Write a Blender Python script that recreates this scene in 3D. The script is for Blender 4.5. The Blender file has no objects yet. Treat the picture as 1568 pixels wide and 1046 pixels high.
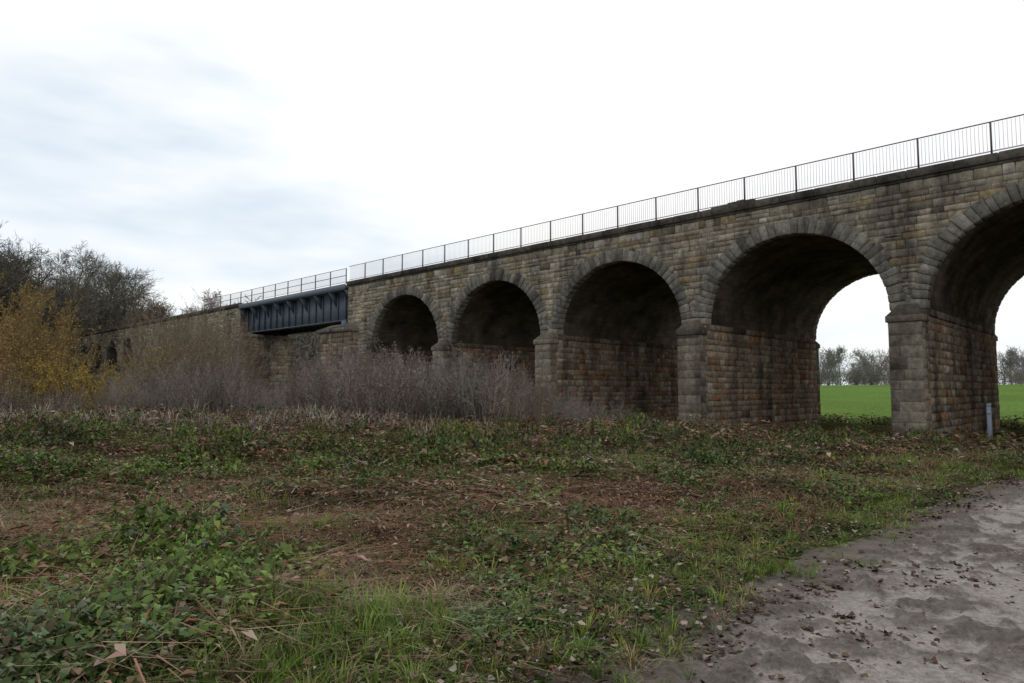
import bpy, math
import numpy as np
from mathutils import Vector
rng = np.random.default_rng(11)
scene = bpy.context.scene
scene.view_settings.view_transform = 'Standard'
scene.view_settings.look = 'None'
scene.view_settings.exposure = 0
EYE = 1.65

# ------------------------------------------------------------------ noise
_T = np.random.default_rng(3).random((256, 256))
def vnoise(x, y):
    xi = np.floor(x).astype(int); yi = np.floor(y).astype(int)
    fx = x - xi; fy = y - yi
    fx = fx*fx*(3-2*fx); fy = fy*fy*(3-2*fy)
    a = _T[xi & 255, yi & 255]; b = _T[(xi+1) & 255, yi & 255]
    c = _T[xi & 255, (yi+1) & 255]; d = _T[(xi+1) & 255, (yi+1) & 255]
    return (a*(1-fx)+b*fx)*(1-fy)+(c*(1-fx)+d*fx)*fy
def fbm(x, y, o=3):
    s = 0; a = .5; t = 0
    for i in range(o):
        s = s + a*vnoise(x*2**i+17.3*i, y*2**i+5.1*i); t += a; a *= .5
    return s/t
def sstep(a, b, x):
    t = np.clip((x-a)/(b-a), 0, 1); return t*t*(3-2*t)

# ------------------------------------------------------------------ mesh helpers
def mesh_np(name, V, F, mat, col=None, parent=None, smooth=False):
    V = np.asarray(V, dtype=np.float32); F = np.asarray(F, dtype=np.int32)
    me = bpy.data.meshes.new(name)
    me.vertices.add(len(V)); me.vertices.foreach_set('co', V.ravel())
    m, k = F.shape
    me.loops.add(m*k); me.loops.foreach_set('vertex_index', F.ravel())
    me.polygons.add(m); me.polygons.foreach_set('loop_start', np.arange(0, m*k, k, dtype=np.int32))
    me.update(calc_edges=True)
    if col is not None:
        c = np.ones((len(V), 4), dtype=np.float32); c[:, :3] = col
        at = me.color_attributes.new('Col', 'FLOAT_COLOR', 'POINT')
        at.data.foreach_set('color', c.ravel())
    me.materials.append(mat)
    if smooth:
        me.polygons.foreach_set('use_smooth', np.ones(m, dtype=bool))
    ob = bpy.data.objects.new(name, me)
    scene.collection.objects.link(ob)
    if parent is not None: ob.parent = parent
    return ob
def empty(name):
    e = bpy.data.objects.new(name, None); scene.collection.objects.link(e); return e

# ------------------------------------------------------------------ materials
def newmat(name):
    m = bpy.data.materials.new(name); m.use_nodes = True
    nt = m.node_tree; nt.nodes.clear()
    out = nt.nodes.new('ShaderNodeOutputMaterial')
    return m, nt, out
def N(nt, t, **kw):
    n = nt.nodes.new(t)
    for k, v in kw.items(): setattr(n, k, v)
    return n
def noise(nt, scale, detail=4, rough=.6, vec=None):
    n = N(nt, 'ShaderNodeTexNoise'); n.inputs['Scale'].default_value = scale
    n.inputs['Detail'].default_value = detail; n.inputs['Roughness'].default_value = rough
    if vec is not None: nt.links.new(vec, n.inputs['Vector'])
    return n
def ramp(nt, fac, stops):
    r = N(nt, 'ShaderNodeValToRGB'); e = r.color_ramp.elements
    while len(e) < len(stops): e.new(.5)
    for i, (p, c) in enumerate(stops):
        e[i].position = p; e[i].color = (*c, 1) if len(c) == 3 else c
    nt.links.new(fac, r.inputs['Fac']); return r
def mixc(nt, a, b, fac=1.0, mode='MULTIPLY'):
    m = N(nt, 'ShaderNodeMix', data_type='RGBA', blend_type=mode)
    if isinstance(fac, (int, float)): m.inputs[0].default_value = fac
    else: nt.links.new(fac, m.inputs[0])
    for s, i in ((a, 6), (b, 7)):
        if isinstance(s, tuple): m.inputs[i].default_value = (*s, 1)
        else: nt.links.new(s, m.inputs[i])
    return m.outputs[2]
def foliage_mat(name, trans=.25, rough=.6, spec=.3):
    m, nt, out = newmat(name)
    a = N(nt, 'ShaderNodeAttribute', attribute_name='Col')
    if spec > 0:
        p = N(nt, 'ShaderNodeBsdfPrincipled'); p.inputs['Roughness'].default_value = rough
        p.inputs['Specular IOR Level'].default_value = spec
        nt.links.new(a.outputs['Color'], p.inputs['Base Color'])
    else:
        p = N(nt, 'ShaderNodeBsdfDiffuse'); nt.links.new(a.outputs['Color'], p.inputs['Color'])
    if trans > 0:
        t = N(nt, 'ShaderNodeBsdfTranslucent'); nt.links.new(a.outputs['Color'], t.inputs['Color'])
        mx = N(nt, 'ShaderNodeMixShader'); mx.inputs[0].default_value = trans
        nt.links.new(p.outputs[0], mx.inputs[1]); nt.links.new(t.outputs[0], mx.inputs[2])
        nt.links.new(mx.outputs[0], out.inputs[0])
    else: nt.links.new(p.outputs[0], out.inputs[0])
    return m
M_leaf = foliage_mat('foliage', .2, .6, .2)
M_dead = foliage_mat('dead_foliage', 0, .85, 0)
M_bark = foliage_mat('bark', 0, .9, 0)

def stone_mat(name, use_attr=True, base=(.27, .245, .2)):
    m, nt, out = newmat(name)
    geo = N(nt, 'ShaderNodeNewGeometry')
    p = N(nt, 'ShaderNodeBsdfDiffuse'); p.inputs['Roughness'].default_value = .8
    if use_attr:
        a = N(nt, 'ShaderNodeAttribute', attribute_name='Col'); c = a.outputs['Color']
    else:
        c = ramp(nt, noise(nt, 1.5, 2, vec=geo.outputs['Position']).outputs['Fac'],
                 [(.3, tuple(x*.6 for x in base)), (.7, base)]).outputs[0]
    n1 = noise(nt, 5, 4, .65, geo.outputs['Position'])
    c = mixc(nt, c, ramp(nt, n1.outputs['Fac'], [(.28, (.55, .535, .51)), (.72, (1.35, 1.33, 1.29))]).outputs[0])
    mp = N(nt, 'ShaderNodeMapping'); mp.inputs['Scale'].default_value = (1, 1, .2)
    nt.links.new(geo.outputs['Position'], mp.inputs['Vector'])
    n2 = noise(nt, .9, 4, .62, mp.outputs[0])
    c = mixc(nt, c, ramp(nt, n2.outputs['Fac'], [(.35, (.42, .41, .42)), (.5, (.85, .84, .82)), (.64, (1.12, 1.1, 1.06))]).outputs[0])
    nt.links.new(c, p.inputs['Color'])
    n3 = noise(nt, 14, 4, .7, geo.outputs['Position'])
    b = N(nt, 'ShaderNodeBump'); b.inputs['Strength'].default_value = .9; b.inputs['Distance'].default_value = .05
    nt.links.new(n3.outputs['Fac'], b.inputs['Height']); nt.links.new(b.outputs[0], p.inputs['Normal'])
    nt.links.new(p.outputs[0], out.inputs[0])
    return m
M_stone = stone_mat('sandstone')
M_mortar = stone_mat('mortar', False, (.2, .18, .15))
M_cope = stone_mat('coping_stone')
def brick_mat():
    m, nt, out = newmat('vault_stone')
    a = N(nt, 'ShaderNodeAttribute', attribute_name='Col')
    geo = N(nt, 'ShaderNodeNewGeometry')
    br = N(nt, 'ShaderNodeTexBrick'); br.inputs['Scale'].default_value = 1
    br.inputs['Brick Width'].default_value = .6; br.inputs['Row Height'].default_value = .26
    br.inputs['Mortar Size'].default_value = .012
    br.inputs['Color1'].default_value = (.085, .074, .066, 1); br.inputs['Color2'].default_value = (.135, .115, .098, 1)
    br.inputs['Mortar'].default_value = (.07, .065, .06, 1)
    nt.links.new(a.outputs['Vector'], br.inputs['Vector'])
    n = noise(nt, .7, 4, .6, geo.outputs['Position'])
    c = mixc(nt, br.outputs['Color'], ramp(nt, n.outputs['Fac'], [(.35, (.5, .48, .47)), (.7, (1.5, 1.4, 1.3))]).outputs[0])
    p = N(nt, 'ShaderNodeBsdfDiffuse'); nt.links.new(c, p.inputs['Color'])
    nt.links.new(p.outputs[0], out.inputs[0]); return m
M_brick = brick_mat()
def paint_mat(name, c, rough=.5, metal=0.0, rust=.25):
    m, nt, out = newmat(name); geo = N(nt, 'ShaderNodeNewGeometry')
    p = N(nt, 'ShaderNodeBsdfPrincipled'); p.inputs['Roughness'].default_value = rough; p.inputs['Metallic'].default_value = metal
    n = noise(nt, 1.3, 4, .65, geo.outputs['Position'])
    r = ramp(nt, n.outputs['Fac'], [(.4, c), (.75, tuple(x*(1-rust)+y*rust for x, y in zip(c, (.12, .07, .05))))])
    nt.links.new(r.outputs[0], p.inputs['Base Color']); nt.links.new(p.outputs[0], out.inputs[0]); return m
M_steel = paint_mat('girder_paint', (.12, .15, .19), .6, 0, .15)
M_post = paint_mat('rail_post_paint', (.085, .075, .09))
M_galv = paint_mat('galvanised_bar', (.55, .53, .58), .5, 0, .05)

# ------------------------------------------------------------------ bridge frame
aa = math.radians(46.05)
dv = np.array([-math.sin(aa), math.cos(aa)]); nv = np.array([math.cos(aa), math.sin(aa)])
P0 = np.array([15.25, 26.1])
def B(L):
    L = np.asarray(L, dtype=float); o = np.empty_like(L)
    o[..., :2] = P0+L[..., 0:1]*dv+L[..., 1:2]*nv; o[..., 2] = L[..., 2]; return o
def toUV(x, y):
    rx = x-P0[0]; ry = y-P0[1]
    return rx*dv[0]+ry*dv[1], rx*nv[0]+ry*nv[1]
SPR, RISE, HALF, RING = 4.72, 3.68, 3.93, .6
COPE0, COPE1 = 9.75, 10.12
GBASE = -1.1

class Boxes:
    def __init__(s): s.V = []; s.F = []; s.C = []
    def add8(s, pts, col=(.25, .23, .2)):
        b = len(s.V)*8; s.V.append(pts)
        for f in ((0, 1, 2, 3), (7, 6, 5, 4), (0, 4, 5, 1), (1, 5, 6, 2), (2, 6, 7, 3), (3, 7, 4, 0)):
            s.F.append([b+i for i in f])
        s.C.append([col]*8)
    def box(s, u0, u1, v0, v1, w0, w1, col=(.25, .23, .2)):
        s.add8([(u0, v0, w0), (u1, v0, w0), (u1, v1, w0), (u0, v1, w0), (u0, v0, w1), (u1, v0, w1), (u1, v1, w1), (u0, v1, w1)], col)
    def make(s, name, mat, parent):
        V = B(np.array(s.V).reshape(-1, 3)); return mesh_np(name, V, s.F, mat, np.array(s.C).reshape(-1, 3), parent)

def stone_col(kind):
    r = rng.random()
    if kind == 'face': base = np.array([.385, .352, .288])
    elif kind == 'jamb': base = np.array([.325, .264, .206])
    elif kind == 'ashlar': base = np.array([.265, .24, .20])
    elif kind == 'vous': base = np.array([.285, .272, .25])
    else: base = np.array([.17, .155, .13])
    k = .74+.48*rng.random()
    if kind == 'face' and r < .12: base = np.array([.36, .29, .19])
    if kind == 'face' and .12 < r < .2: base = np.array([.46, .44, .40])
    if kind == 'jamb' and r < .12: base = np.array([.33, .20, .125])
    if kind == 'jamb' and .12 < r < .2: base = np.array([.40, .37, .32])
    if r > .90: k *= .66
    return base*k
class Stones:
    def __init__(s): s.V = []; s.F = []; s.C = []; s.n = 0
    def stone(s, fn, a0, a1, b0, b1, dep, kind):
        g = .009; i = min(.03, (a1-a0)*.2)*(1 if dep > .02 else .5)
        jt = .03 if dep > .02 else .008
        j = lambda q: (rng.random()-.5)*q
        d = dep*(.5+rng.random())
        pts = [(a0+g, b0+g, 0), (a1-g, b0+g, 0), (a1-g, b1-g, 0), (a0+g, b1-g, 0)]
        fr = [(a0+g+i+j(jt), b0+g+i+j(jt), d+j(jt)), (a1-g-i+j(jt), b0+g+i+j(jt), d+j(jt)),
              (a1-g-i+j(jt), b1-g-i+j(jt), d+j(jt)), (a0+g+i+j(jt), b1-g-i+j(jt), d+j(jt))]
        ce = [((a0+a1)/2+j((a1-a0)*.4), (b0+b1)/2+j(.08), d+(.01+rng.random()*.035)*(1 if dep > .02 else .2))]
        b = s.n; s.n += 9
        s.V += [fn(*q) for q in pts+fr+ce]
        for q in range(4):
            r = (q+1) % 4
            s.F += [(b+q, b+r, b+4+r), (b+q, b+4+r, b+4+q), (b+4+q, b+4+r, b+8)]
        s.C += [stone_col(kind)]*9
    def wall(s, fn, a0, a1, b0, b1, holes=None, kind='face', hmin=.2, hmax=.36, lmin=.32, lmax=.95, dep=.035):
        b = b0
        while b < b1-.05:
            h = hmin+(hmax-hmin)*rng.random()
            if b1-(b+h) < .14: h = b1-b
            iv = [(a0, a1)]
            if holes:
                for hc in holes((b+b+h)/2):
                    nw = []
                    for (x, y) in iv:
                        if hc[1] <= x or hc[0] >= y: nw.append((x, y))
                        else:
                            if hc[0]-x > .1: nw.append((x, hc[0]))
                            if y-hc[1] > .1: nw.append((hc[1], y))
                    iv = nw
            for (x, y) in iv:
                p = x
                while p < y-1e-4:
                    l = lmin+(lmax-lmin)*rng.random()**1.4
                    if y-(p+l) < .25: l = y-p
                    if kind == 'face' and rng.random() < .14 and h > .25 and l > .4:
                        hm = h*(.4+.2*rng.random())
                        s.stone(fn, p, p+l, b, b+hm, dep, kind); s.stone(fn, p, p+l, b+hm, b+h, dep, kind)
                    else: s.stone(fn, p, p+l, b, b+h, dep, kind)
                    p += l
            b += h
    def make(s, name, mat, parent):
        return mesh_np(name, B(np.array(s.V)), s.F, mat, np.array(s.C), parent)

def arcade(par, u0, u1, centers, W, half=HALF):
    V = []; F = []
    def quad(a, b, c, d):
        k = len(V); V.extend([a, b, c, d]); F.append((k, k+1, k+2, k+3))
    GB = -1.4; top = COPE0+.02
    NA = 28
    ell = lambda th: (half*math.cos(th), SPR+RISE*math.sin(th))
    edges = [u0]
    for c in sorted(centers): edges += [c-half, c+half]
    edges.append(u1)
    for v in (0, W):
        for k in range(0, len(edges), 2):
            quad((edges[k], v, GB), (edges[k+1], v, GB), (edges[k+1], v, top), (edges[k], v, top))
        for c in centers:
            for q in range(NA):
                x0, z0 = ell(math.pi*q/NA); x1, z1 = ell(math.pi*(q+1)/NA)
                quad((c+x0, v, z0), (c+x1, v, z1), (c+x1, v, top), (c+x0, v, top))
    for c in centers:
        for sgn in (-1, 1):
            quad((c+sgn*half, 0, GB), (c+sgn*half, W, GB), (c+sgn*half, W, SPR), (c+sgn*half, 0, SPR))
    quad((u0, 0, GB), (u0, W, GB), (u0, W, top), (u0, 0, top)); quad((u1, 0, GB), (u1, W, GB), (u1, W, top), (u1, 0, top))
    quad((u0, 0, top), (u1, 0, top), (u1, W, top), (u0, W, top))
    mesh_np('masonry_core', B(np.array(V)), F, M_mortar, None, par)
    V = []; F = []; C = []
    for c in centers:
        s = 0
        for q in range(NA):
            x0, z0 = ell(math.pi*q/NA); x1, z1 = ell(math.pi*(q+1)/NA)
            x0 *= .9985; x1 *= .9985
            l = math.hypot(x1-x0, z1-z0); k = len(V)
            V += [(c+x0, .05, z0-.006), (c+x1, .05, z1-.006), (c+x1, W-.05, z1-.006), (c+x0, W-.05, z0-.006)]
            C += [(0, s, 0), (0, s+l, 0), (W, s+l, 0), (W, s, 0)]; F.append((k, k+1, k+2, k+3)); s += l
    mesh_np('stone_vaults', B(np.array(V)), F, M_brick, np.array(C), par)
    def holes(w):
        o = []
        for c in centers:
            if w < SPR: o.append((c-half, c+half))
            else:
                ho = half+RING-.12; ro = RISE+RING-.12; t = (w-SPR)/ro
                if t < 1: x = ho*math.sqrt(1-t*t); o.append((c-x, c+x))
        return o
    S = Stones()
    S.wall(lambda a, b, c: (a, -c, b), u0, u1, GBASE, COPE0-.01, holes)
    S.wall(lambda a, b, c: (a, W+c, b), u0, u1, GBASE, COPE0-.01, holes, lmin=.8, lmax=1.6, hmin=.3, hmax=.45)
    for c in centers:
        for sgn in (-1, 1):
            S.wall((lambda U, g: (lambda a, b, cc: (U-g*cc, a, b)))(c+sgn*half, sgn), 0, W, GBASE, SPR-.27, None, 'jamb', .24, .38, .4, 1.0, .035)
    for (U, g) in ((u0, -1), (u1, 1)):
        S.wall((lambda U, g: (lambda a, b, cc: (U+g*cc, a, b)))(U, g), 0, W, GBASE, COPE0-.01, None, 'jamb', .28, .4, .5, 1.1, .035)
    S.make('coursed_stones', M_stone, par)
    X = Boxes()
    for c in centers:
        for vv, sg in ((0, -1), (W, 1)):
            nb = 37; th = [math.pi*(i/nb) for i in range(nb+1)]
            th = [th[0]]+[t+(rng.random()-.5)*.032 for t in th[1:-1]]+[th[-1]]
            for i in range(nb):
                t0, t1 = th[i]+.0022, th[i+1]-.0022
                ro = RING+(rng.random()-.5)*.24; pr = .07+rng.random()*.06
                def pt(t, r, v):
                    return (c+(half+r)*math.cos(t), v, SPR+(RISE+r)*math.sin(t))
                f = vv+sg*pr; bk = vv-sg*.45
                jr = [(rng.random()-.5)*.05 for _ in range(4)]
                X.add8([pt(t0, -.02, bk), pt(t0, ro, bk), pt(t1, ro, bk), pt(t1, -.02, bk),
                        pt(t0, -.02, f+jr[0]), pt(t0, ro, f+jr[1]), pt(t1, ro, f+jr[2]), pt(t1, -.02, f+jr[3])], stone_col('vous'))
    vo = X.make('voussoirs', M_stone, par)
    bv = vo.modifiers.new('b', 'BEVEL'); bv.width = .02; bv.segments = 1
    S = Stones(); X = Boxes()
    piers = []
    cs = sorted(centers)
    for a, b in zip(cs[:-1], cs[1:]): piers.append((a+b)/2)
    pw = .58; pd = .62
    for pu in piers:
        for vv, sg in ((0, -1), (W, 1)):
            X.box(pu-pw+.02, pu+pw-.02, min(vv, vv+sg*pd), max(vv, vv+sg*pd), -1.4, SPR-.52, (.17, .155, .13))
            f1 = (lambda vv, sg: (lambda a, b, cc: (a, vv+sg*(pd+cc), b)))(vv, sg)
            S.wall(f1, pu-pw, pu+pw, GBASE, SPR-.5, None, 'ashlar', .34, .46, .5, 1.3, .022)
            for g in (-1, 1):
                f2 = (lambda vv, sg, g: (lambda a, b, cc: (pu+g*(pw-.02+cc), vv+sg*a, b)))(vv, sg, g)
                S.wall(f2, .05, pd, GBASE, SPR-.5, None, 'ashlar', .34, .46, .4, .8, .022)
            q = pw+.07; e = pd+.08; z0 = SPR-.5; z1 = SPR-.25; z2 = SPR+.22
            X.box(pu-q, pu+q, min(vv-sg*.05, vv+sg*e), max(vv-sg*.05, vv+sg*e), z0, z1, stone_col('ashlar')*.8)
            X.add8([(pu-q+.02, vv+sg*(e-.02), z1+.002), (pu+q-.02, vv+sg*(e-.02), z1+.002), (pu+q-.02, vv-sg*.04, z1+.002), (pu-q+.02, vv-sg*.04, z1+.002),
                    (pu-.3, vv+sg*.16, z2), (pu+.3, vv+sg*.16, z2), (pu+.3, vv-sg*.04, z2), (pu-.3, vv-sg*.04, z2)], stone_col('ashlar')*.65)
    for c in centers:
        for sgn in (-1, 1):
            k = c+sgn*half; v = .3
            while v < W-.3:
                l = min(.9+.5*rng.random(), W-.3-v)
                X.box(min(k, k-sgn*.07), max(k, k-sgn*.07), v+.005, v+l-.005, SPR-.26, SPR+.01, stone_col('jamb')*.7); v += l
    S.make('pier_stones', M_stone, par)
    o = X.make('pier_caps_and_imposts', M_stone, par)
    bv = o.modifiers.new('b', 'BEVEL'); bv.width = .02; bv.segments = 1
    X = Boxes()
    for vv, sg in ((0, -1), (W, 1)):
        u = u0
        while u < u1-.01:
            l = min(.9+.7*rng.random(), u1-u)
            if u1-u-l < .4: l = u1-u
            jj = (rng.random()-.5)*.035
            X.box(u+.006, u+l-.006, min(vv+sg*.2+jj, vv-sg*.5), max(vv+sg*.2+jj, vv-sg*.5), COPE0+.05, COPE1+jj*.7, np.array([.14, .13, .12])*(.7+.5*rng.random()))
            u += l
        X.box(u0+.01, u1-.01, min(vv+sg*.1, vv-sg*.5), max(vv+sg*.1, vv-sg*.5), COPE0-.06, COPE0+.048, (.14, .13, .115))
    o = X.make('coping', M_cope, par)
    bv = o.modifiers.new('b', 'BEVEL'); bv.width = .025; bv.segments = 1
    X = Boxes(); X.box(u0+.05, u1-.05, .5, W-.5, COPE0+.03, COPE1-.06, (.1, .1, .1)); X.make('deck', M_cope, par)

WM = 13.7
via = empty('stone_viaduct')
cA = [4.55+9.1*k for k in range(-4, 4)]
arcade(via, -36.5, 39.0, cA, WM)
X = Boxes()
for i, u in enumerate(np.arange(6.0, 8.0, .42)):
    X.box(u, u+.4, -.12, .5, COPE1-.01, COPE1+.13+.05*math.sin(i*1.3), (.15, .14, .12))
o = X.make('raised_coping', M_cope, via)
bv = o.modifiers.new('b', 'BEVEL'); bv.width = .03; bv.segments = 2
S = Stones(); X = Boxes()
X.box(37.6, 41.6, -.9, 12.9, -1.4, 6.1, (.15, .13, .1))
S.wall(lambda a, b, c: (a, -.9-c, b), 37.6, 41.6, GBASE, 6.1, None, 'jamb', .28, .4, .5, .95)
S.wall(lambda a, b, c: (37.6-c, a, b), -.9, 0, GBASE, 6.1, None, 'jamb', .28, .4, .4, .8)
S.wall(lambda a, b, c: (41.6+c, a, b), -.9, 12.9, GBASE, 6.1, None, 'jamb', .28, .4, .5, 1.)
S.make('abutment_stones', M_stone, via)
X.box(37.4, 41.8, -1.1, 13.1, 6.1, 6.4, (.22, .21, .19))
X.add8([(37.45, -1.05, 6.402), (41.75, -1.05, 6.402), (41.75, 13.05, 6.402), (37.45, 13.05, 6.402), (38.1, -.1, 6.8), (41.2, -.1, 6.8), (41.2, 12.5, 6.8), (38.1, 12.5, 6.8)], (.2, .19, .17))
X.make('abutment_cap', M_stone, via)

WB = 5.0
via2 = empty('stone_viaduct')
arcade(via2, 58.0, 160.0, [91+6.6*k for k in range(0, 9)], WB, 2.5)
S = Stones(); X = Boxes()
X.box(56.2, 57.9, -.3, WB-.2, -1.4, 6.7, (.15, .13, .1))
S.wall(lambda a, b, c: (56.2-c, a, b), -.3, WB-.2, GBASE, 6.7, None, 'face', .3, .42, .5, 1.)
S.wall(lambda a, b, c: (a, -.3-c, b), 56.2, 57.9, GBASE, 6.7, None, 'face', .3, .42, .5, 1.)
S.make('river_pier_stones', M_stone, via2)
X.box(56.0, 57.95, -.5, WB, 6.7, 6.98, (.3, .28, .25)); X.make('river_pier_cap', M_stone, via2)

gb = empty('steel_girder_bridge')
X = Boxes(); G0, G1 = 39.1, 57.9
for gv in (.75, WB-.75):
    X.box(G0, G1, gv-.02, gv+.02, 7.25, 9.55)
    X.box(G0, G1, gv-.25, gv+.25, 9.552, 9.62); X.box(G0, G1, gv-.25, gv+.25, 7.18, 7.248)
    u = G0+.1
    while u < G1:
        for s in (-1, 1): X.box(u-.05, u+.05, min(gv+s*.022, gv+s*.22), max(gv+s*.022, gv+s*.22), 7.25, 9.55)
        u += 1.165
    for ub in (40.4, 57.2): X.box(ub-.3, ub+.3, gv-.3, gv+.3, 6.6, 7.178)
u = G0+.1
while u < G1:
    for s, gv in ((-1, .75), (1, WB-.75)):
        X.add8([(u-.03, gv+s*.225, 8.3), (u+.03, gv+s*.225, 8.3), (u+.03, gv+s*.225, 9.5), (u-.03, gv+s*.225, 9.5),
                (u-.03, gv+s*.95, 9.38), (u+.03, gv+s*.95, 9.38), (u+.03, gv+s*.95, 9.5), (u-.03, gv+s*.95, 9.5)])
    X.box(u-.1, u+.1, .78, WB-.78, 8.2, 8.9)
    u += 2.33
X.box(G0, G1, -.28, -.2, 9.5, 9.95); X.box(G0, G1, WB+.2, WB+.28, 9.5, 9.95)
X.box(G0, G1, -.19, WB+.19, 9.66, 9.86)
X.make('plate_girders', M_steel, gb)

def railing(par, u0, u1, v, base, heavy=False, ph=0):
    X = Boxes(); Y = Boxes(); u = u0+ph; top = base+1.18
    while u <= u1:
        X.box(u-.03, u+.03, v-.03, v+.03, base-.02, top)
        nu = min(u+2.33, u1)
        if nu-u > .3:
            n = int((nu-u)/.12)
            for i in range(1, n):
                q = u+(nu-u)*i/n
                Y.box(q-.006, q+.006, v-.006, v+.006, base+.14, top-.03)
            if heavy:
                X.box(u+.031, nu-.031, v-.02, v+.02, base+.62, base+.66)
        u += 2.33
    X.box(u0, u1, v-.02, v+.02, top+.001, top+.035)
    Y.box(u0, u1, v-.02, v+.02, base+.10, base+.139)
    X.make('posts_and_handrail', M_post, par); Y.make('infill_bars', M_galv, par)
r1 = empty('metal_railing'); railing(r1, -36.4, 38.9, -.02, COPE1, False, .9)
r2 = empty('metal_railing'); railing(r2, -36.4, 38.9, WM+.02, COPE1)
r3 = empty('metal_railing'); railing(r3, 39.2, 67., -.1, COPE1-.12, True)
r4 = empty('metal_railing'); railing(r4, 39.2, 67., WB+.1, COPE1-.12, True)
Y = Boxes()
for v in np.arange(WB+.2, WM-.1, .13): Y.box(39.0, 39.02, v-.0075, v+.0075, COPE1-.2, COPE1+1.1)
Y.box(38.98, 39.04, WB+.2, WM-.05, COPE1+1.1, COPE1+1.15); Y.make('return_rail', M_post, r4)

# ------------------------------------------------------------------ path
ledge = np.array([(-26, -24), (-10, -7.2), (-2.7, -.1), (.62, 3.72), (1.86, 5.12), (3.5, 6.8), (7.25, 10.5), (11.1, 14.2), (14.7, 15.9), (18.7, 16.7), (23.4, 18.8), (30, 26), (40, 37), (90, 90)], float)
def crom(P, n=24):
    out = []
    Q = np.vstack([2*P[0]-P[1], P, 2*P[-1]-P[-2]])
    for i in range(1, len(Q)-2):
        for t in np.linspace(0, 1, n, endpoint=False):
            a, b, c, d = Q[i-1], Q[i], Q[i+1], Q[i+2]
            out.append(.5*((2*b)+(-a+c)*t+(2*a-5*b+4*c-d)*t*t+(-a+3*b-3*c+d)*t**3))
    out.append(Q[-2]); return np.array(out)
LE = crom(ledge)
tg = np.gradient(LE, axis=0); tg /= np.linalg.norm(tg, axis=1)[:, None]
rt = np.stack([tg[:, 1], -tg[:, 0]], 1)
PWID = 4.2
CL = LE+rt*PWID/2
def path_dist(x, y):
    x = np.asarray(x, float); y = np.asarray(y, float); sh = x.shape
    p = np.stack([x.ravel(), y.ravel()], 1); best = np.full(len(p), 1e9)
    C_ = CL[::3]
    for i in range(0, len(p), 20000):
        q = p[i:i+20000]
        A = C_[:-1]; D = C_[1:]-C_[:-1]; L2 = (D**2).sum(1)
        r = q[:, None, :]-A[None]
        t = np.clip((r*D[None]).sum(2)/L2, 0, 1)
        e = r-t[..., None]*D[None]
        best[i:i+20000] = np.sqrt((e**2).sum(2)).min(1)
    return (best-PWID/2).reshape(sh)
def base_h(x, y):
    u, v = toUV(x, y)
    return sstep(14, 170, v)*3.4-.5*sstep(-17, -3, v)
def H(x, y, pd=None):
    if pd is None: pd = path_dist(x, y)
    near = sstep(0.1, 2.2, pd)*(1-sstep(60, 120, np.hypot(x, y)))
    h = near*((fbm(x/5+3, y/5+9)-.42)*.75+(fbm(x/1.5, y/1.5)-.5)*.24+.12*sstep(0, 9, -x))
    return h+base_h(x, y)-.004*(1-sstep(-.1, .3, pd))-.03*(1-sstep(-.5, -.1, pd))
n = 420; t = np.linspace(-1, 1, n); w = 1600*np.sign(t)*np.abs(t)**3.2+t*14
gx, gy = np.meshgrid(w, w+12, indexing='ij')
pdg = path_dist(gx.ravel(), gy.ravel()).reshape(gx.shape)
gz = H(gx, gy, pdg)
idx = np.arange(n*n).reshape(n, n)
F = np.stack([idx[:-1, :-1], idx[1:, :-1], idx[1:, 1:], idx[:-1, 1:]], -1).reshape(-1, 4)
u_, v_ = toUV(gx, gy)
soil = np.array([.06, .050, .034]); green = np.array([.05, .07, .02]); field = np.array([.115, .19, .05])
k1 = sstep(.35, .6, fbm(gx/2, gy/2))[..., None]
col = soil*(1-k1)+green*k1
kf = sstep(17, 19, v_)[..., None]; fv = (.85+.3*fbm(gx/9, gy/9))[..., None]
far = sstep(170, 180, v_)[..., None]
col = col*(1-kf)+field*fv*kf; col = col*(1-far)+np.array([.09, .11, .05])*far
def ground_mat():
    m, nt, out = newmat('ground_soil_and_grass'); geo = N(nt, 'ShaderNodeNewGeometry')
    a = N(nt, 'ShaderNodeAttribute', attribute_name='Col')
    n1 = noise(nt, 3, 5, .7, geo.outputs['Position'])
    c = mixc(nt, a.outputs['Color'], ramp(nt, n1.outputs['Fac'], [(.3, (.6, .6, .6)), (.7, (1.4, 1.35, 1.3))]).outputs[0])
    p = N(nt, 'ShaderNodeBsdfDiffuse'); nt.links.new(c, p.inputs['Color'])
    b = N(nt, 'ShaderNodeBump'); b.inputs['Distance'].default_value = .08
    nt.links.new(n1.outputs['Fac'], b.inputs['Height']); nt.links.new(b.outputs[0], p.inputs['Normal'])
    nt.links.new(p.outputs[0], out.inputs[0]); return m
mesh_np('ground', np.stack([gx, gy, gz], -1).reshape(-1, 3), F, ground_mat(), col.reshape(-1, 3), smooth=True)

seg = np.linalg.norm(np.diff(LE, axis=0), axis=1); cs_ = np.concatenate([[0], np.cumsum(seg)])
i3 = np.argmin(np.hypot(LE[:, 0]+3, LE[:, 1]-.2)); s0 = cs_[i3]
ss = np.concatenate([np.arange(0, s0+2, 1.), np.arange(s0+2, s0+14, .026), np.arange(s0+14, s0+32, .1), np.arange(s0+32, cs_[-1], 1.)])
lx = np.interp(ss, cs_, LE[:, 0]); ly = np.interp(ss, cs_, LE[:, 1])
rx = np.interp(ss, cs_, rt[:, 0]); ry = np.interp(ss, cs_, rt[:, 1])
cr = np.linspace(-.45, PWID+.45, 200)
edge = (fbm(ss*1.1, ss*0+2.2)-.5)*.5
c2 = cr[None, :]+edge[:, None]*(1-cr[None, :]/PWID)
px = lx[:, None]+rx[:, None]*c2; py = ly[:, None]+ry[:, None]*c2
inn = sstep(-.45, .25, cr)*(1-sstep(PWID-.25, PWID+.45, cr))
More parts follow.
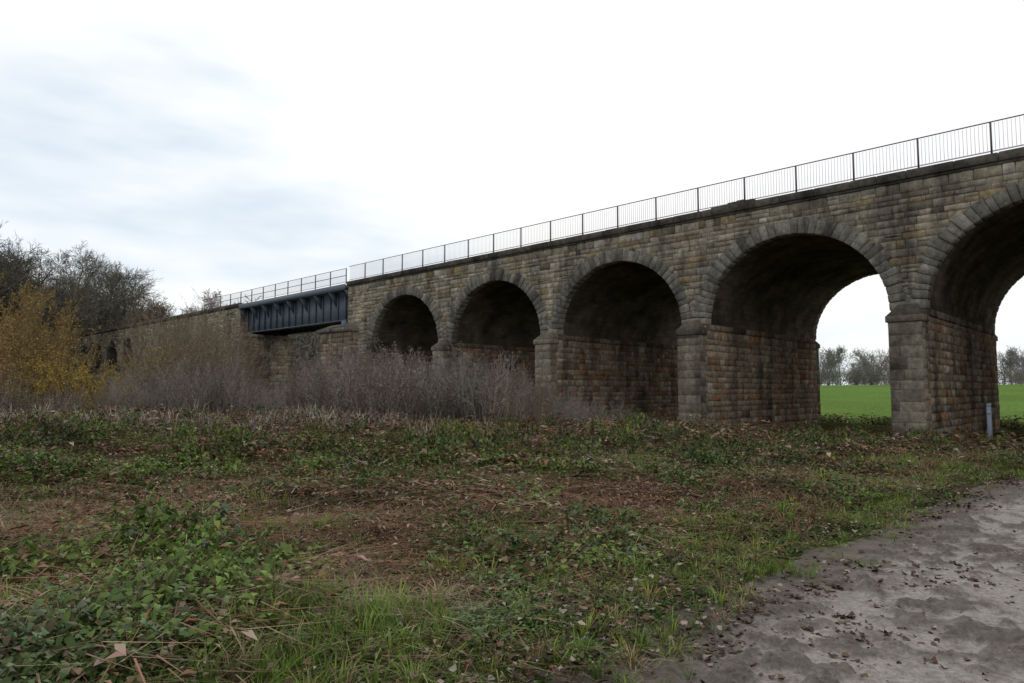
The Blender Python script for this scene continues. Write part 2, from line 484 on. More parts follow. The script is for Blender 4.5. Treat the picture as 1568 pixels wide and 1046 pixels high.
rg = fbm(px*1.3, py*1.3, 4); fine = fbm(px*7, py*7, 4); clod = fbm(px*7+30, py*7, 3); grit = vnoise(px*22, py*22)*.6+vnoise(px*37+9, py*37)*.4
cl_m = sstep(.52, .64, clod)*sstep(.42, .6, fbm(px*.9+50, py*.9, 3)+.12*(1-sstep(.2, 1.4, cr))[None, :])
pz = .006+inn[None, :]*(.010+.03*np.clip(rg-.35, 0, 1)+.03*np.clip(fine-.40, 0, 1)+.035*cl_m*(.5+grit)+.018*grit)+base_h(px, py)
m_, k_ = px.shape; idx = np.arange(m_*k_).reshape(m_, k_)
F = np.stack([idx[:-1, :-1], idx[1:, :-1], idx[1:, 1:], idx[:-1, 1:]], -1).reshape(-1, 4)
mud = np.array([.095, .078, .063]); dry = np.array([.30, .275, .252])
ed = sstep(-.1, .6, np.minimum(cr, PWID-cr))[None, :]
kk = np.clip((.10+.90*ed)*(.25+.75*sstep(.22, .5, rg+.5*(fine-.48)+.08*(ed-.3)))*(1-.85*cl_m)*(.72+.5*grit), 0, 1)[..., None]
def path_mat():
    m, nt, out = newmat('muddy_path'); geo = N(nt, 'ShaderNodeNewGeometry')
    a = N(nt, 'ShaderNodeAttribute', attribute_name='Col')
    n1 = noise(nt, 28, 5, .75, geo.outputs['Position'])
    c = mixc(nt, a.outputs['Color'], ramp(nt, n1.outputs['Fac'], [(.32, (.52, .50, .47)), (.62, (1.25, 1.24, 1.24))]).outputs[0])
    p = N(nt, 'ShaderNodeBsdfPrincipled'); nt.links.new(c, p.inputs['Base Color'])
    n3 = noise(nt, 1.4, 3, .6, geo.outputs['Position'])
    r = ramp(nt, n3.outputs['Fac'], [(.35, (.45, .45, .45)), (.6, (.85, .85, .85))]); nt.links.new(r.outputs[0], p.inputs['Roughness'])
    p.inputs['Specular IOR Level'].default_value = .3
    b = N(nt, 'ShaderNodeBump'); b.inputs['Distance'].default_value = .02; b.inputs['Strength'].default_value = 1
    nt.links.new(n1.outputs['Fac'], b.inputs['Height']); nt.links.new(b.outputs[0], p.inputs['Normal'])
    nt.links.new(p.outputs[0], out.inputs[0]); return m
mesh_np('muddy_path', np.stack([px, py, pz], -1).reshape(-1, 3), F, path_mat(), (mud*(1-kk)+dry*kk).reshape(-1, 3), smooth=True)

# ------------------------------------------------------------------ templates
def blades(nb, spread, lean, width, seed, droop=.5):
    r = np.random.default_rng(seed); V = []; F = []; C = []
    for i in range(nb):
        a = r.random()*2*math.pi; o = r.random()*spread
        bx, by = math.cos(a)*o, math.sin(a)*o
        a2 = a+(r.random()-.5)*1.6; L = .55+.45*r.random(); ln = lean*(.3+r.random())
        d = np.array([math.cos(a2), math.sin(a2), 0]); sd = np.array([-d[1], d[0], 0])*width*(.6+.8*r.random())
        p0 = np.array([bx, by, -.03]); p1 = p0+d*ln*.35*L+np.array([0, 0, .55*L]); p2 = p1+d*ln*.6*L+np.array([0, 0, .35*L*(1-droop*ln)])
        k = len(V); V += [p0-sd, p0+sd, p1-sd*.8, p1+sd*.8, p2]; F += [(k, k+1, k+3), (k, k+3, k+2), (k+2, k+3, k+4)]
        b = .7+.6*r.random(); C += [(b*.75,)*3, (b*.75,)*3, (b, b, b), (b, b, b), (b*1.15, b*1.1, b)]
    return np.array(V), np.array(F), np.array(C)
def leafy(ns, nl, ls, seed, spread=.3, stemc=(.9, .7, .5), arch=.3, simple=False, sw=.008, asp=.36):
    r = np.random.default_rng(seed); V = []; F = []; C = []; nq = 3 if simple else 4
    for s in range(ns):
        a = r.random()*2*math.pi; d = np.array([math.cos(a), math.sin(a), 0]); L = .5+.5*r.random()
        p0 = d*spread*r.random()
        pts = [p0]
        for q in range(nq):
            f = (q+1)/nq; pts.append(p0+d*arch*f*f*L*1.5+np.array([0, 0, L*(f-.35*arch*f*f*1.5)]))
        sd = np.array([-d[1], d[0], 0])*sw
        for q in range(nq):
            k = len(V); V += [pts[q]-sd, pts[q]+sd, pts[q+1]]; F.append((k, k+1, k+2)); C += [stemc]*3
        for l in range(nl):
            f = .2+.8*r.random(); q = min(int(f*nq), nq-1); pp = pts[q]+(pts[q+1]-pts[q])*(f*nq-q)
            b = r.random()*2*math.pi; ld = np.array([math.cos(b), math.sin(b), (r.random()-.5)*1.1]); ld /= np.linalg.norm(ld)
            sd2 = np.cross(ld, [0, 0, 1]); sd2 /= np.linalg.norm(sd2)+1e-6; up = np.cross(sd2, ld)
            z = ls*(.5+1.0*r.random()); tw = (r.random()-.5)*1.2; sd2 = sd2*math.cos(tw)+up*math.sin(tw)
            base = pp+ld*z*.2
            bb = .55+.9*r.random(); k = len(V); yl = (1.3, 1.05, .9) if r.random() < .1 else (1, 1, 1)
            if simple:
                mid = base+ld*z*.45; tip = base+ld*z+np.array([0, 0, -.2*z])
                V += [base, mid+sd2*z*asp+up*z*.1, tip, mid-sd2*z*asp+up*z*.1]; F += [(k, k+1, k+2), (k, k+2, k+3)]; C += [(bb*yl[0], bb*yl[1], bb*yl[2])]*4
            else:
                m1 = base+ld*z*.3+up*z*.05; m2 = base+ld*z*.68-up*z*.04; tip = base+ld*z*1.0-up*z*.2
                V += [base, m1+sd2*z*asp+up*z*.08, m2+sd2*z*asp*.72+up*z*.02, tip, m2-sd2*z*asp*.72+up*z*.02, m1-sd2*z*asp+up*z*.08]
                F += [(k, k+1, k+5), (k+1, k+2, k+4), (k+1, k+4, k+5), (k+2, k+3, k+4)]; C += [(bb*yl[0], bb*yl[1], bb*yl[2])]*6
    return np.array(V), np.array(F), np.array(C)
def inst(temps, P, S, tint, seed=0):
    r = np.random.default_rng(seed); n = len(P); S = np.asarray(S); S = S if S.ndim == 2 else np.repeat(S[:, None], 3, 1)
    yaw = r.random(n)*2*math.pi; ti = r.integers(0, len(temps), n); tint = np.asarray(tint)
    VV = []; FF = []; CC = []; off = 0
    for i, (V, F, C) in enumerate(temps):
        m = ti == i
        if not m.any(): continue
        k = m.sum(); v = V[None]*S[m][:, None, :]
        c, s = np.cos(yaw[m])[:, None], np.sin(yaw[m])[:, None]
        o = np.stack([v[..., 0]*c-v[..., 1]*s, v[..., 0]*s+v[..., 1]*c, v[..., 2]], -1)+P[m][:, None, :]
        VV.append(o.reshape(-1, 3)); CC.append((C[None]*tint[m][:, None, :]).reshape(-1, 3))
        FF.append((F[None]+(np.arange(k)*len(V))[:, None, None]+off).reshape(-1, 3)); off += k*len(V)
    return np.concatenate(VV), np.concatenate(FF), np.clip(np.concatenate(CC), 0, 1)
def put(name, parts, mat):
    off = 0; VV = []; FF = []; CC = []
    for V, F, C in parts: VV.append(V); FF.append(F+off); CC.append(C); off += len(V)
    return mesh_np(name, np.concatenate(VV), np.concatenate(FF), mat, np.concatenate(CC))

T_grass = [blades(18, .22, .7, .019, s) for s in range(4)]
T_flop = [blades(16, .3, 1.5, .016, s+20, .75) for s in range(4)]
T_weed = [leafy(5, 9, .17, s+40, .4, (.8, .9, .6), .5, asp=.3) for s in range(7)]
T_weedF = [leafy(6, 8, .19, s+140, .55, (.8, .9, .6), .55, True) for s in range(6)]
T_weedG = [leafy(6, 8, .17, s+170, .6, (.8, .8, .6), .6, True) for s in range(5)]
T_stem = [leafy(7, 2, .09, s+60, .4, (1.1, 1.0, .9), 1.1, True, .007, .25) for s in range(5)]
T_clump = [leafy(6, 6, .13, s+80, .6, (.9, .8, .7), .6, True) for s in range(5)]

def wedge(z0, z1, dens, ang=40.5):
    R = z1*1.1; n = int(dens*(2*R)*(z1-z0)); x = (rng.random(n)*2-1)*R; y = z0+rng.random(n)*(z1-z0)
    k = np.abs(x) < y*math.tan(math.radians(ang))+1.0; return x[k], y[k]
def keep(x, y, pdm, prob=None):
    pd = path_dist(x, y); u, v = toUV(x, y)
    k = (pd > pdm+(fbm(x*1.3, y*1.3)-.5)*.5) & (v < -.4)
    if prob is not None: k &= rng.random(len(x)) < prob(x, y, pd)
    return x[k], y[k], pd[k]
def brown(x, y, pd):
    b = np.exp(-((y-10.0-.10*x)/2.7)**2)*.60+1.0*(fbm(x/1.6+40, y/1.6)-.45)
    b += .42*sstep(14, 22, y)
    return np.clip(b+.15, 0, 1)*sstep(.5, 2.6, pd)
def hgt(x, y, pd):
    return (.09+.20*sstep(.2, 3.5, pd)+.34*sstep(9, 20, y)*sstep(.5, 5, pd))*(.3+1.6*sstep(.3, .72, fbm(x/1.2+9, y/1.2+2)))
G = lambda c, n, v=.25: np.array(c)[None]*(1-v+2*v*rng.random((n, 1)))*(1+(rng.random((n, 3))-.5)*.18)
grassP = []; weedP = []; deadP = []
for (z0, z1, dens, sc) in ((2.2, 5.5, 210, .75), (5.5, 9, 120, .9), (9, 16, 48, 1.2), (16, 28, 17, 1.8), (28, 40, 7, 2.4)):
    x, y = wedge(z0, z1, dens*.5); x, y, pd = keep(x, y, -.02, lambda x, y, p: (1-brown(x, y, p)*.85)*(.25+.75*sstep(.32, .6, fbm(x/1.1+5, y/1.1)))*(.35+.65*sstep(-.1, .8, p)))
    n = len(x); h = H(x, y, pd); s = (.09+.15*rng.random(n))*(.7+.6*sc**.5)*(.75+.5*sstep(.3, 2, pd))
    c = G((.12, .185, .034), n); yl = rng.random(n) < .25; c[yl] = G((.20, .25, .05), yl.sum()); yl = rng.random(n) < .16; c[yl] = G((.25, .20, .11), yl.sum())
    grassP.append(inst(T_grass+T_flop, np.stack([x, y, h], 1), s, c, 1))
    x, y = wedge(z0, z1, dens*.62); x, y, pd = keep(x, y, .12, lambda x, y, p: (1-brown(x, y, p)*.9)*(.22+.78*sstep(.36, .54, fbm(x/.9+50, y/.9+11)))*sstep(.1, 1.0, p))
    n = len(x); h = H(x, y, pd); s = np.clip(hgt(x, y, pd), .07, 1)*(.5+.7*rng.random(n))*(.85+.15*sc)
    big = sstep(.4, .65, fbm(x/.9+3, y/.9+77))[:, None]
    c = G((.07, .11, .032), n, .4)*(1-big)+G((.13, .195, .044), n, .35)*big; q = rng.random(n) < .10; c[q] = G((.11, .15, .08), q.sum()); q = rng.random(n) < .14; c[q] = G((.15, .11, .06), q.sum())
    q = (y > 13) & (rng.random(n) < .8); c[q] *= np.array([.8, .68, .8])
    sxy = np.clip(s, .15, .32)*(.8+.25*sc)
    weedP.append(inst(T_weed if z1 < 6 else (T_weedF if z1 < 17 else T_weedG), np.stack([x, y, h], 1), np.stack([sxy, sxy, s], 1), c, 2))
    x, y = wedge(z0, z1, dens*.8); x, y, pd = keep(x, y, .1, lambda x, y, p: brown(x, y, p)*1.2)
    n = len(x); h = H(x, y, pd); s = (.14+.20*rng.random(n))*(.6+.4*sc)
    patch = sstep(.42, .62, fbm(x/1.2+8, y/1.2+60))[:, None]; red = sstep(.45, .6, fbm(x/1.7+28, y/1.7+90))[:, None]
    c = G((.17, .12, .08), n, .35)*(1-patch)+G((.26, .205, .135), n, .3)*patch; c = c*(1-red)+G((.175, .10, .066), n, .35)*red
    deadP.append(inst(T_flop, np.stack([x, y, h], 1), np.stack([s*1.3, s*1.3, s*.85], 1), c, 3))
    x, y = wedge(z0, z1, dens*.36); x, y, pd = keep(x, y, .6, lambda x, y, p: (.17+brown(x, y, p)))
    n = len(x); h = H(x, y, pd); s = (.15+hgt(x, y, pd))*(.6+.6*rng.random(n))*(.85+.15*sc)
    c = G((.17, .12, .09), n, .4); q = rng.random(n) < .25; c[q] = G((.19, .10, .07), q.sum()); q = rng.random(n) < .2; c[q] = G((.27, .22, .17), q.sum())
    deadP.append(inst(T_stem, np.stack([x, y, h], 1), np.stack([s*1.3, s*1.3, s], 1), c, 4))
put('grass', grassP, M_leaf); put('nettles_and_weeds', weedP, M_leaf); put('dead_brambles', deadP, M_dead)

def leaftemp(seed):
    r = np.random.default_rng(seed); k = 6; a = np.linspace(0, 2*math.pi, k, endpoint=False)
    rad = .5*(1+.35*np.cos(a))*(.65+.6*r.random(k))
    z = .45*r.random(k)+.1*np.cos(2*a)*r.random()
    V = np.vstack([[0, 0, .02], np.stack([rad*np.cos(a), rad*.75*np.sin(a), z], 1)])
    F = [(0, 1+i, 1+(i+1) % k) for i in range(k)]; C = np.ones((k+1, 3))*(.75+.5*r.random((k+1, 1)))
    return V, np.array(F), C
TL = [leaftemp(s) for s in range(10)]
x, y = wedge(2.5, 15, 340); pd = path_dist(x, y)
pr = .10+.95*np.exp(-((pd-.1)/.45)**2)+.6*np.exp(-(pd/2.6)**2)*(y < 8)*(pd > 0)+.55*np.exp(-(pd/1.1)**2)*(y < 6.5)
pr = pr*(.12+1.25*sstep(.42, .62, fbm(x*1.3+3, y*1.3+70)))
k = rng.random(len(x)) < pr; x, y, pd = x[k], y[k], pd[k]; n = len(x)
z = np.where(pd < 0, .03+base_h(x, y), H(x, y, pd)+.04+.10*rng.random(n)*sstep(0, 1, pd)); s = .02+.045*rng.random(n)
c = G((.10, .074, .054), n, .4); q = rng.random(n) < .16; c[q] = G((.28, .24, .20), q.sum()); q = rng.random(n) < .3; c[q] = G((.055, .042, .034), q.sum())
put('leaf_litter', [inst(TL, np.stack([x, y, z], 1), s, c, 9)], M_dead)

# ------------------------------------------------------------------ trees
def norm(a): return a/(np.linalg.norm(a, axis=-1, keepdims=True)+1e-9)
def grow(seed, P, D, L, R, kids, ratio=.62, ang=.75, up=.06, wob=.16, tmin=.25, rr=.5, rmin=.008, leaf=None, ribbon_from=3):
    r = np.random.default_rng(seed); VV = []; FF = []; off = 0; LV = []
    for lev in range(len(kids)+1):
        ns = 4 if lev < 2 else (3 if lev < ribbon_from else 2)
        if lev == len(kids): ns = 1
        pts = [P]; ds = []; d = D
        for k in range(ns):
            d = norm(d+r.normal(size=d.shape)*wob*(1+.2*lev)+np.array([0, 0, up])); ds.append(d); pts.append(pts[-1]+d*(L/ns)[:, None])
        rad = [np.maximum(R*(1-.6*k/ns), rmin) for k in range(ns+1)]
        for k in range(ns):
            e1 = norm(np.cross(ds[k], np.array([.3, .2, 1.]))+1e-4); e2 = np.cross(ds[k], e1)
            if lev < ribbon_from:
                A = [pts[k]+(e1*math.cos(q)+e2*math.sin(q))*rad[k][:, None] for q in (0, 2.094, 4.189)]
                Bq = [pts[k+1]+(e1*math.cos(q)+e2*math.sin(q))*rad[k+1][:, None] for q in (0, 2.094, 4.189)]
                V = np.stack(A+Bq, 1); f = np.array([(0, 1, 4), (0, 4, 3), (1, 2, 5), (1, 5, 4), (2, 0, 3), (2, 3, 5)])
            elif lev == len(kids):
                ra = r.random((len(d), 1))*6.28; e = e1*np.cos(ra)+e2*np.sin(ra)
                V = np.stack([pts[k]-e*rad[k][:, None], pts[k]+e*rad[k][:, None], pts[k+1]], 1); f = np.array([(0, 1, 2)])
            else:
                ra = r.random((len(d), 1))*6.28; e = e1*np.cos(ra)+e2*np.sin(ra)
                V = np.stack([pts[k]-e*rad[k][:, None], pts[k]+e*rad[k][:, None], pts[k+1]+e*rad[k+1][:, None]*.7, pts[k+1]-e*rad[k+1][:, None]*.7], 1)
                f = np.array([(0, 1, 2), (0, 2, 3)])
            m = len(V); FF.append((f[None]+(np.arange(m)*V.shape[1])[:, None, None]+off).reshape(-1, 3)); VV.append(V.reshape(-1, 3)); off += m*V.shape[1]
        if leaf and lev >= len(kids)-1:
            for _ in range(leaf[0]):
                t = r.random((len(L), 1)); p = pts[-2]*(1-t)+pts[-1]*t+r.normal(size=P.shape)*leaf[1]*.6
                e = norm(r.normal(size=P.shape))*leaf[1]; g = norm(r.normal(size=P.shape))*leaf[1]*.6
                LV.append(np.stack([p-g*.5, p+g*.5, p+e], 1))
        if lev == len(kids): break
        nk = kids[lev]; m = len(L); pi = np.repeat(np.arange(m), nk)
        t = tmin+(1-tmin)*(np.tile((np.arange(nk)+.5)/nk, m)+(r.random(m*nk)-.5)/nk); t = np.clip(t, 0, .999)
        si = (t*ns).astype(int); ft = t*ns-si
        PT = np.stack(pts, 0); DS = np.stack(ds, 0)
        nP = PT[si, pi]*(1-ft[:, None])+PT[si+1, pi]*ft[:, None]; dd = DS[si, pi]
        rp = r.normal(size=dd.shape); rp = norm(rp-(rp*dd).sum(1)[:, None]*dd); an = ang*(.6+.7*r.random(m*nk))*(1.15-.45*t)
        nD = norm(dd*np.cos(an)[:, None]+rp*np.sin(an)[:, None]); nL = L[pi]*ratio*(.7+.5*r.random(m*nk))*(1.15-.5*t); nR = R[pi]*(1-.6*t)*rr*1.2
        P, D, L, R = nP, nD, nL, nR
        tmin = .15
    V = np.concatenate(VV); F = np.concatenate(FF)
    if LV:
        lv = np.concatenate(LV).reshape(-1, 3); return V, F, lv
    return V, F, None
def bare_tree(seed, h, kids=(13, 9, 8, 7, 4), ribbon_from=2, rmin=.024, ratio=.64):
    V, F, _ = grow(seed, np.array([[0, 0, -.3]]), np.array([[0, 0, 1.]]), np.array([h*.70]), np.array([h*.02]), kids, ratio, .9, .05, .12, .2, .55, rmin, None, ribbon_from)
    V[:, 2] *= h/V[:, 2].max()
    return V, F
def coloured(V, F, base, var=.2, seed=0):
    c = np.array(base)[None]*(1-var+2*var*fbm(V[:, 0]*.6+seed, V[:, 2]*.6)[:, None]); return V, F, c
def place_tree(name, seed, x, y, h, base, **kw):
    V, F = bare_tree(seed, h, **kw); z = float(H(np.array([x]), np.array([y]))[0]); V = V+np.array([x, y, z])
    return mesh_np(name, V, F, M_bark, coloured(V, F, base, .3, seed)[2])
def at(px_, dist): return (px_-784)/1045*dist
TB = (.125, .115, .09)
place_tree('bare_tree', 1, at(5, 84), 84, 23.5, TB)
place_tree('bare_tree', 2, at(-75, 80), 80, 24, TB)
place_tree('bare_tree', 8, at(-150, 90), 90, 25, TB)
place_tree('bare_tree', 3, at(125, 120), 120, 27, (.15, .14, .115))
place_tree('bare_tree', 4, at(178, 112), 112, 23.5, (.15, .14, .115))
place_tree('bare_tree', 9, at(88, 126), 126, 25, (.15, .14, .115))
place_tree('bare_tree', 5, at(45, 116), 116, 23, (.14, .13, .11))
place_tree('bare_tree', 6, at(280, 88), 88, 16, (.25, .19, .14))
place_tree('bare_tree', 7, at(215, 104), 104, 17, (.16, .14, .11))

TT = []
for s in range(4):
    V, F = bare_tree(100+s, 1.0, kids=(9, 7, 5, 4), ribbon_from=1, rmin=.003); TT.append((V, F, np.ones((len(V), 3))))
def rowtrees(name, pts, hs, base, seed):
    pts = np.array(pts); z = H(pts[:, 0], pts[:, 1]); n = len(pts)
    c = G(base, n, .2); V, F, C = inst(TT, np.stack([pts[:, 0], pts[:, 1], z], 1), np.stack([hs*1.15, hs*1.15, hs], 1), c, seed)
    mesh_np(name, V, F, M_bark, C)
pts = []; hs = []
for k in range(70):
    d = 124+35*rng.random(); pts.append((at(-160+520*rng.random(), d), d)); hs.append(11+6*rng.random())
for k in range(60):
    d = 112+35*rng.random(); pts.append((at(370+230*rng.random(), d), d)); hs.append(13.5+4*rng.random())
rowtrees('distant_woodland', pts, np.array(hs), (.18, .17, .15), 31)  # paler than the nearer trees: distance haze put into the colour
pts = []; hs = []
for k in range(150):
    u = -190+420*rng.random(); v = 172+8*rng.random(); q = P0+u*dv+v*nv; pts.append(q); hs.append(3.2+2.2*rng.random())
rowtrees('distant_hedgerow', pts, np.array(hs), (.2, .19, .17), 32)  # hedge tone lightened in place of distance haze
pts = []; hs = []
for (pxx, d, h) in ((1285, 200, 13), (1262, 215, 11.5), (1345, 205, 12.5), (1362, 212, 11), (1318, 230, 9), (1400, 220, 12), (1560, 190, 11), (1585, 195, 12), (1640, 200, 10), (1230, 210, 11), (1170, 200, 12), (1050, 210, 12), (940, 210, 11), (1750, 190, 12)):
    for j in range(3): pts.append((at(pxx+rng.normal()*3, d), d+j*3)); hs.append(h*(.9+.1*rng.random()))
rowtrees('field_trees', pts, np.array(hs), (.27, .255, .23), 33)  # lightest tree tone, haze over the distance is in the colour

def leafcloud(n, c, rad, ls, base, seed):
    r = np.random.default_rng(seed); p = norm(r.normal(size=(n, 3)))*(r.random((n, 1))**.4)*np.array(rad)+np.array(c)
    e = norm(r.normal(size=(n, 3)))*ls; g = norm(r.normal(size=(n, 3)))*ls*.7
    V = np.stack([p-g*.5, p+g*.5, p+e], 1).reshape(-1, 3); F = np.arange(3*n).reshape(-1, 3)
    C = np.repeat(G(base, n, .35), 3, 0); return V, F, C
parts = []
for k in range(170):
    u = -190+420*rng.random(); v = 176+4*rng.random(); q = P0+u*dv+v*nv
    parts.append(leafcloud(150, (q[0], q[1], 4.4), (4, 2, 2.6), .4, (.21, .195, .165), 500+k))  # same haze-lightened tone as the hedgerow
for k in range(150):
    d = 124+25*rng.random(); xx = at(-180+800*rng.random(), d); parts.append(leafcloud(150, (xx, d, 4+3*rng.random()), (5, 3, 4), .45, (.17, .16, .13), 800+k))
put('distant_hedge_foliage', parts, M_dead)

def shrub(name, seed, x, y, h, w, nst, stemc, leafc, leaf, kids=(6, 5, 4), rmin=.009):
    r = np.random.default_rng(seed); a = r.random(nst)*6.283; o = np.sqrt(r.random(nst))*w*.35
    z = float(H(np.array([x]), np.array([y]))[0])
    P = np.stack([x+np.cos(a)*o, y+np.sin(a)*o, np.full(nst, z-.1)], 1)
    D = norm(np.stack([np.cos(a)*.6*w/h*r.random(nst), np.sin(a)*.6*w/h*r.random(nst), np.ones(nst)], 1))
    L = h*.88*(.5+.55*r.random(nst))
    V, F, lv = grow(seed, P, D, L, np.full(nst, .018+h*.002), kids, .42, .55, .10, .10, .2, .5, rmin, leaf, 1)
    C = coloured(V, F, stemc, .3, seed)[2]
    if lv is not None:
        m = len(lv)//3; F = np.vstack([F, np.arange(3*m).reshape(-1, 3)+len(V)]); V = np.vstack([V, lv]); C = np.vstack([C, np.repeat(G(leafc, m, .4), 3, 0)])
    mesh_np(name, V, F, M_dead, C)
YS = (.19, .145, .08); YL = (.29, .20, .075); YB = (.38, .29, .08)
shrub('yellow_willow', 11, at(15, 38), 38, 7.2, 5.5, 42, YS, YL, (2, .10))
shrub('yellow_willow', 12, at(-70, 34), 34, 7.2, 6, 42, YS, YL, (2, .10))
shrub('yellow_willow', 16, at(45, 43), 43, 6.2, 3.6, 36, YS, YL, (2, .10))
shrub('yellow_willow', 18, at(20, 30), 30, 4.2, 5, 30, YS, YL, (2, .08))
shrub('yellow_willow', 14, at(178, 40), 40, 3.3, 5, 30, YS, YB, (3, .09))
shrub('yellow_willow', 15, at(105, 31), 31, 2.8, 4.5, 28, YS, YB, (3, .08))
shrub('yellow_willow', 17, at(225, 38), 38, 3.8, 4.5, 24, YS, (.31, .24, .09), (2, .08))
for i, (pxx, d, h, w) in enumerate(((248, 52, 7.4, 4.5), (276, 46, 6.8, 5), (318, 46, 6.3, 4.5), (342, 40, 4.6, 3.5), (266, 36, 4.8, 5), (335, 60, 8.2, 4), (290, 62, 9.8, 5), (300, 34, 3.6, 4), (520, 52, 3.6, 4), (580, 50, 3.8, 4))):
    shrub('bare_shrub', 40+i, at(pxx, d), d, h, w, 36, (.20, .165, .125), (.22, .165, .105), (1, .08))

def stalk(seed):
    r = np.random.default_rng(seed); ns = 3
    P = np.stack([(r.random(ns)-.5)*.25, (r.random(ns)-.5)*.25, np.full(ns, -.03)], 1)
    D = norm(np.stack([.10+r.normal(size=ns)*.25, r.normal(size=ns)*.22, np.ones(ns)], 1))
    V, F, lv = grow(seed, P, D, np.full(ns, 1.)*(.6+.45*r.random(ns)), np.full(ns, .004), (7, 2), .27, .55, .02, .07, .35, .5, .0024, (1, .025), 0)
    C = np.ones((len(V), 3)); m = len(lv)//3
    F = np.vstack([F, np.arange(3*m).reshape(-1, 3)+len(V)]); V = np.vstack([V, lv]); C = np.vstack([C, np.ones((3*m, 3))*1.15]); return V, F, C
TS = [stalk(300+s) for s in range(7)]
n = 10500; x = -38+46*rng.random(n); y = 17+24*rng.random(n); u, v = toUV(x, y); pxx = 784+x/y*1045
front = 24+5*fbm(x/3, y*0)-.15*np.clip(-x-6, 0, 14)
cl = fbm(x/2.4+8, y/2.4)
pr = sstep(0, 4, y-front)*(1-sstep(820, 1020, pxx))*(v < -1.2)*(.14+.7*sstep(.37, .55, cl))
k = rng.random(n) < pr; x, y, pxx, cl = x[k], y[k], pxx[k], cl[k]; n = len(x)
prof = np.interp(pxx, [-200, 60, 150, 260, 350, 380, 440, 480, 540, 660, 760, 840, 1000], [2.2, 1.8, 1.5, 2.3, 2.5, 1.6, 1.5, 2.4, 3.4, 3.5, 3.0, 1.8, 1.0])
hh = prof*(.5+.42*rng.random(n)+.6*(cl-.35)+.6*(fbm(x/1.2, y/1.2+30)-.4))
c = G((.205, .18, .165), n, .35); q = fbm(x/3+70, y/3) > .57; c[q] = G((.20, .16, .12), q.sum(), .3)
put('tall_dead_stalks', [inst(TS, np.stack([x, y, H(x, y)], 1), np.stack([hh*1.1, hh*1.1, hh], 1), c, 0)], M_dead)
n = 2600; x = -32+34*rng.random(n); y = 15+14*rng.random(n); pxx = 784+x/y*1045
pr = np.exp(-((y-22.5+3*(fbm(x/3, x*0)-.5))/2.6)**2)*(1-sstep(560, 820, pxx))*sstep(.33, .55, fbm(x/1.6, y/1.6+44)); k = rng.random(n) < pr; x, y = x[k], y[k]; n = len(x)
s = .4+.8*rng.random(n); put('pale_reed_grass', [inst(T_grass+T_flop, np.stack([x, y, H(x, y)], 1), np.stack([s*.9, s*.9, s*1.1], 1), G((.27, .235, .20), n, .3), 6)], M_dead)
for i, (pxx, d, h, w) in enumerate(((560, 33, 2.7, 4), (640, 36, 2.8, 4), (500, 30, 2.4, 3.5), (720, 36, 2.4, 3.5), (330, 30, 2.8, 4), (800, 35, 1.9, 3), (860, 33, 1.4, 3), (980, 30, 1.1, 2.5))):
    shrub('dead_bush', 70+i, at(pxx, d), d, h, w, 30, (.18, .15, .125), (.18, .14, .10), (1, .05), (6, 4, 3), .006)
parts = []
for k in range(30):
    d = 8+5*rng.random(); xx = at(400+450*rng.random(), d); a = rng.random()*3.14; L = .25+.4*rng.random(); zz = float(H(np.array([xx]), np.array([d]))[0])+.22
    e = np.array([math.cos(a), math.sin(a), .25*(rng.random()-.3)])*L; s_ = np.array([0, 0, .011]); p = np.array([xx, d, zz]); w_ = np.array([-math.sin(a), math.cos(a), 0])*.011
    V = np.array([p-s_, p+s_*.3+w_, p+s_*.3-w_, p+e-s_*.5, p+e+w_*.5, p+e-w_*.5]); F = np.array([(0, 1, 4), (0, 4, 3), (1, 2, 5), (1, 5, 4), (2, 0, 3), (2, 3, 5)])
    parts.append((V, F, np.tile(G((.36, .30, .22), 1), (6, 1))))
put('fallen_sticks', parts, M_dead)
parts = []
for (va, vb, uu0, uu1, num, hm) in ((-3.2, -.75, -10, 42, 1000, .8), (WM+1.2, WM+4.5, -30, 40, 800, .9), (0, WM, -30, 36, 350, .35)):
    u = uu0+(uu1-uu0)*rng.random(num); v = va+(vb-va)*rng.random(num); q = P0+u[:, None]*dv+v[:, None]*nv
    if va == 0:
        k = np.abs((u % 9.1)-4.55) < 3.6; q = q[k]
    pd = path_dist(q[:, 0], q[:, 1]); q = q[pd > .5]; m = len(q); s = hm*(.5+.8*rng.random(m))
    c = G((.15, .11, .075), m, .35); kq = rng.random(m) < .35; c[kq] = G((.08, .11, .04), kq.sum())
    parts.append(inst(T_stem+T_clump+T_flop, np.stack([q[:, 0], q[:, 1], H(q[:, 0], q[:, 1])], 1), np.stack([s*1.3, s*1.3, s], 1), c, 7))
put('scrub_undergrowth', parts, M_dead)

mp = empty('footpath_marker_post')
bx, by = 16.0, 23.0; X = Boxes()
uu, vv = toUV(bx, by); zb = float(H(np.array([bx]), np.array([by]))[0])
X.box(uu-.06, uu+.06, vv-.06, vv+.06, zb-.2, zb+1.6)
X.add8([(uu-.06, vv-.06, zb+1.601), (uu+.06, vv-.06, zb+1.601), (uu+.06, vv+.06, zb+1.601), (uu-.06, vv+.06, zb+1.601), (uu-.06, vv-.01, zb+1.7), (uu+.06, vv-.01, zb+1.7), (uu+.06, vv+.05, zb+1.7), (uu-.06, vv+.05, zb+1.7)])
X.make('post', paint_mat('weathered_post', (.15, .18, .22), .8, 0, .1), mp)
X = Boxes(); X.box(uu-.04, uu+.04, vv-.066, vv-.062, zb+1.35, zb+1.43); X.make('waymark_disc', paint_mat('waymark', (.2, .21, .2)), mp)

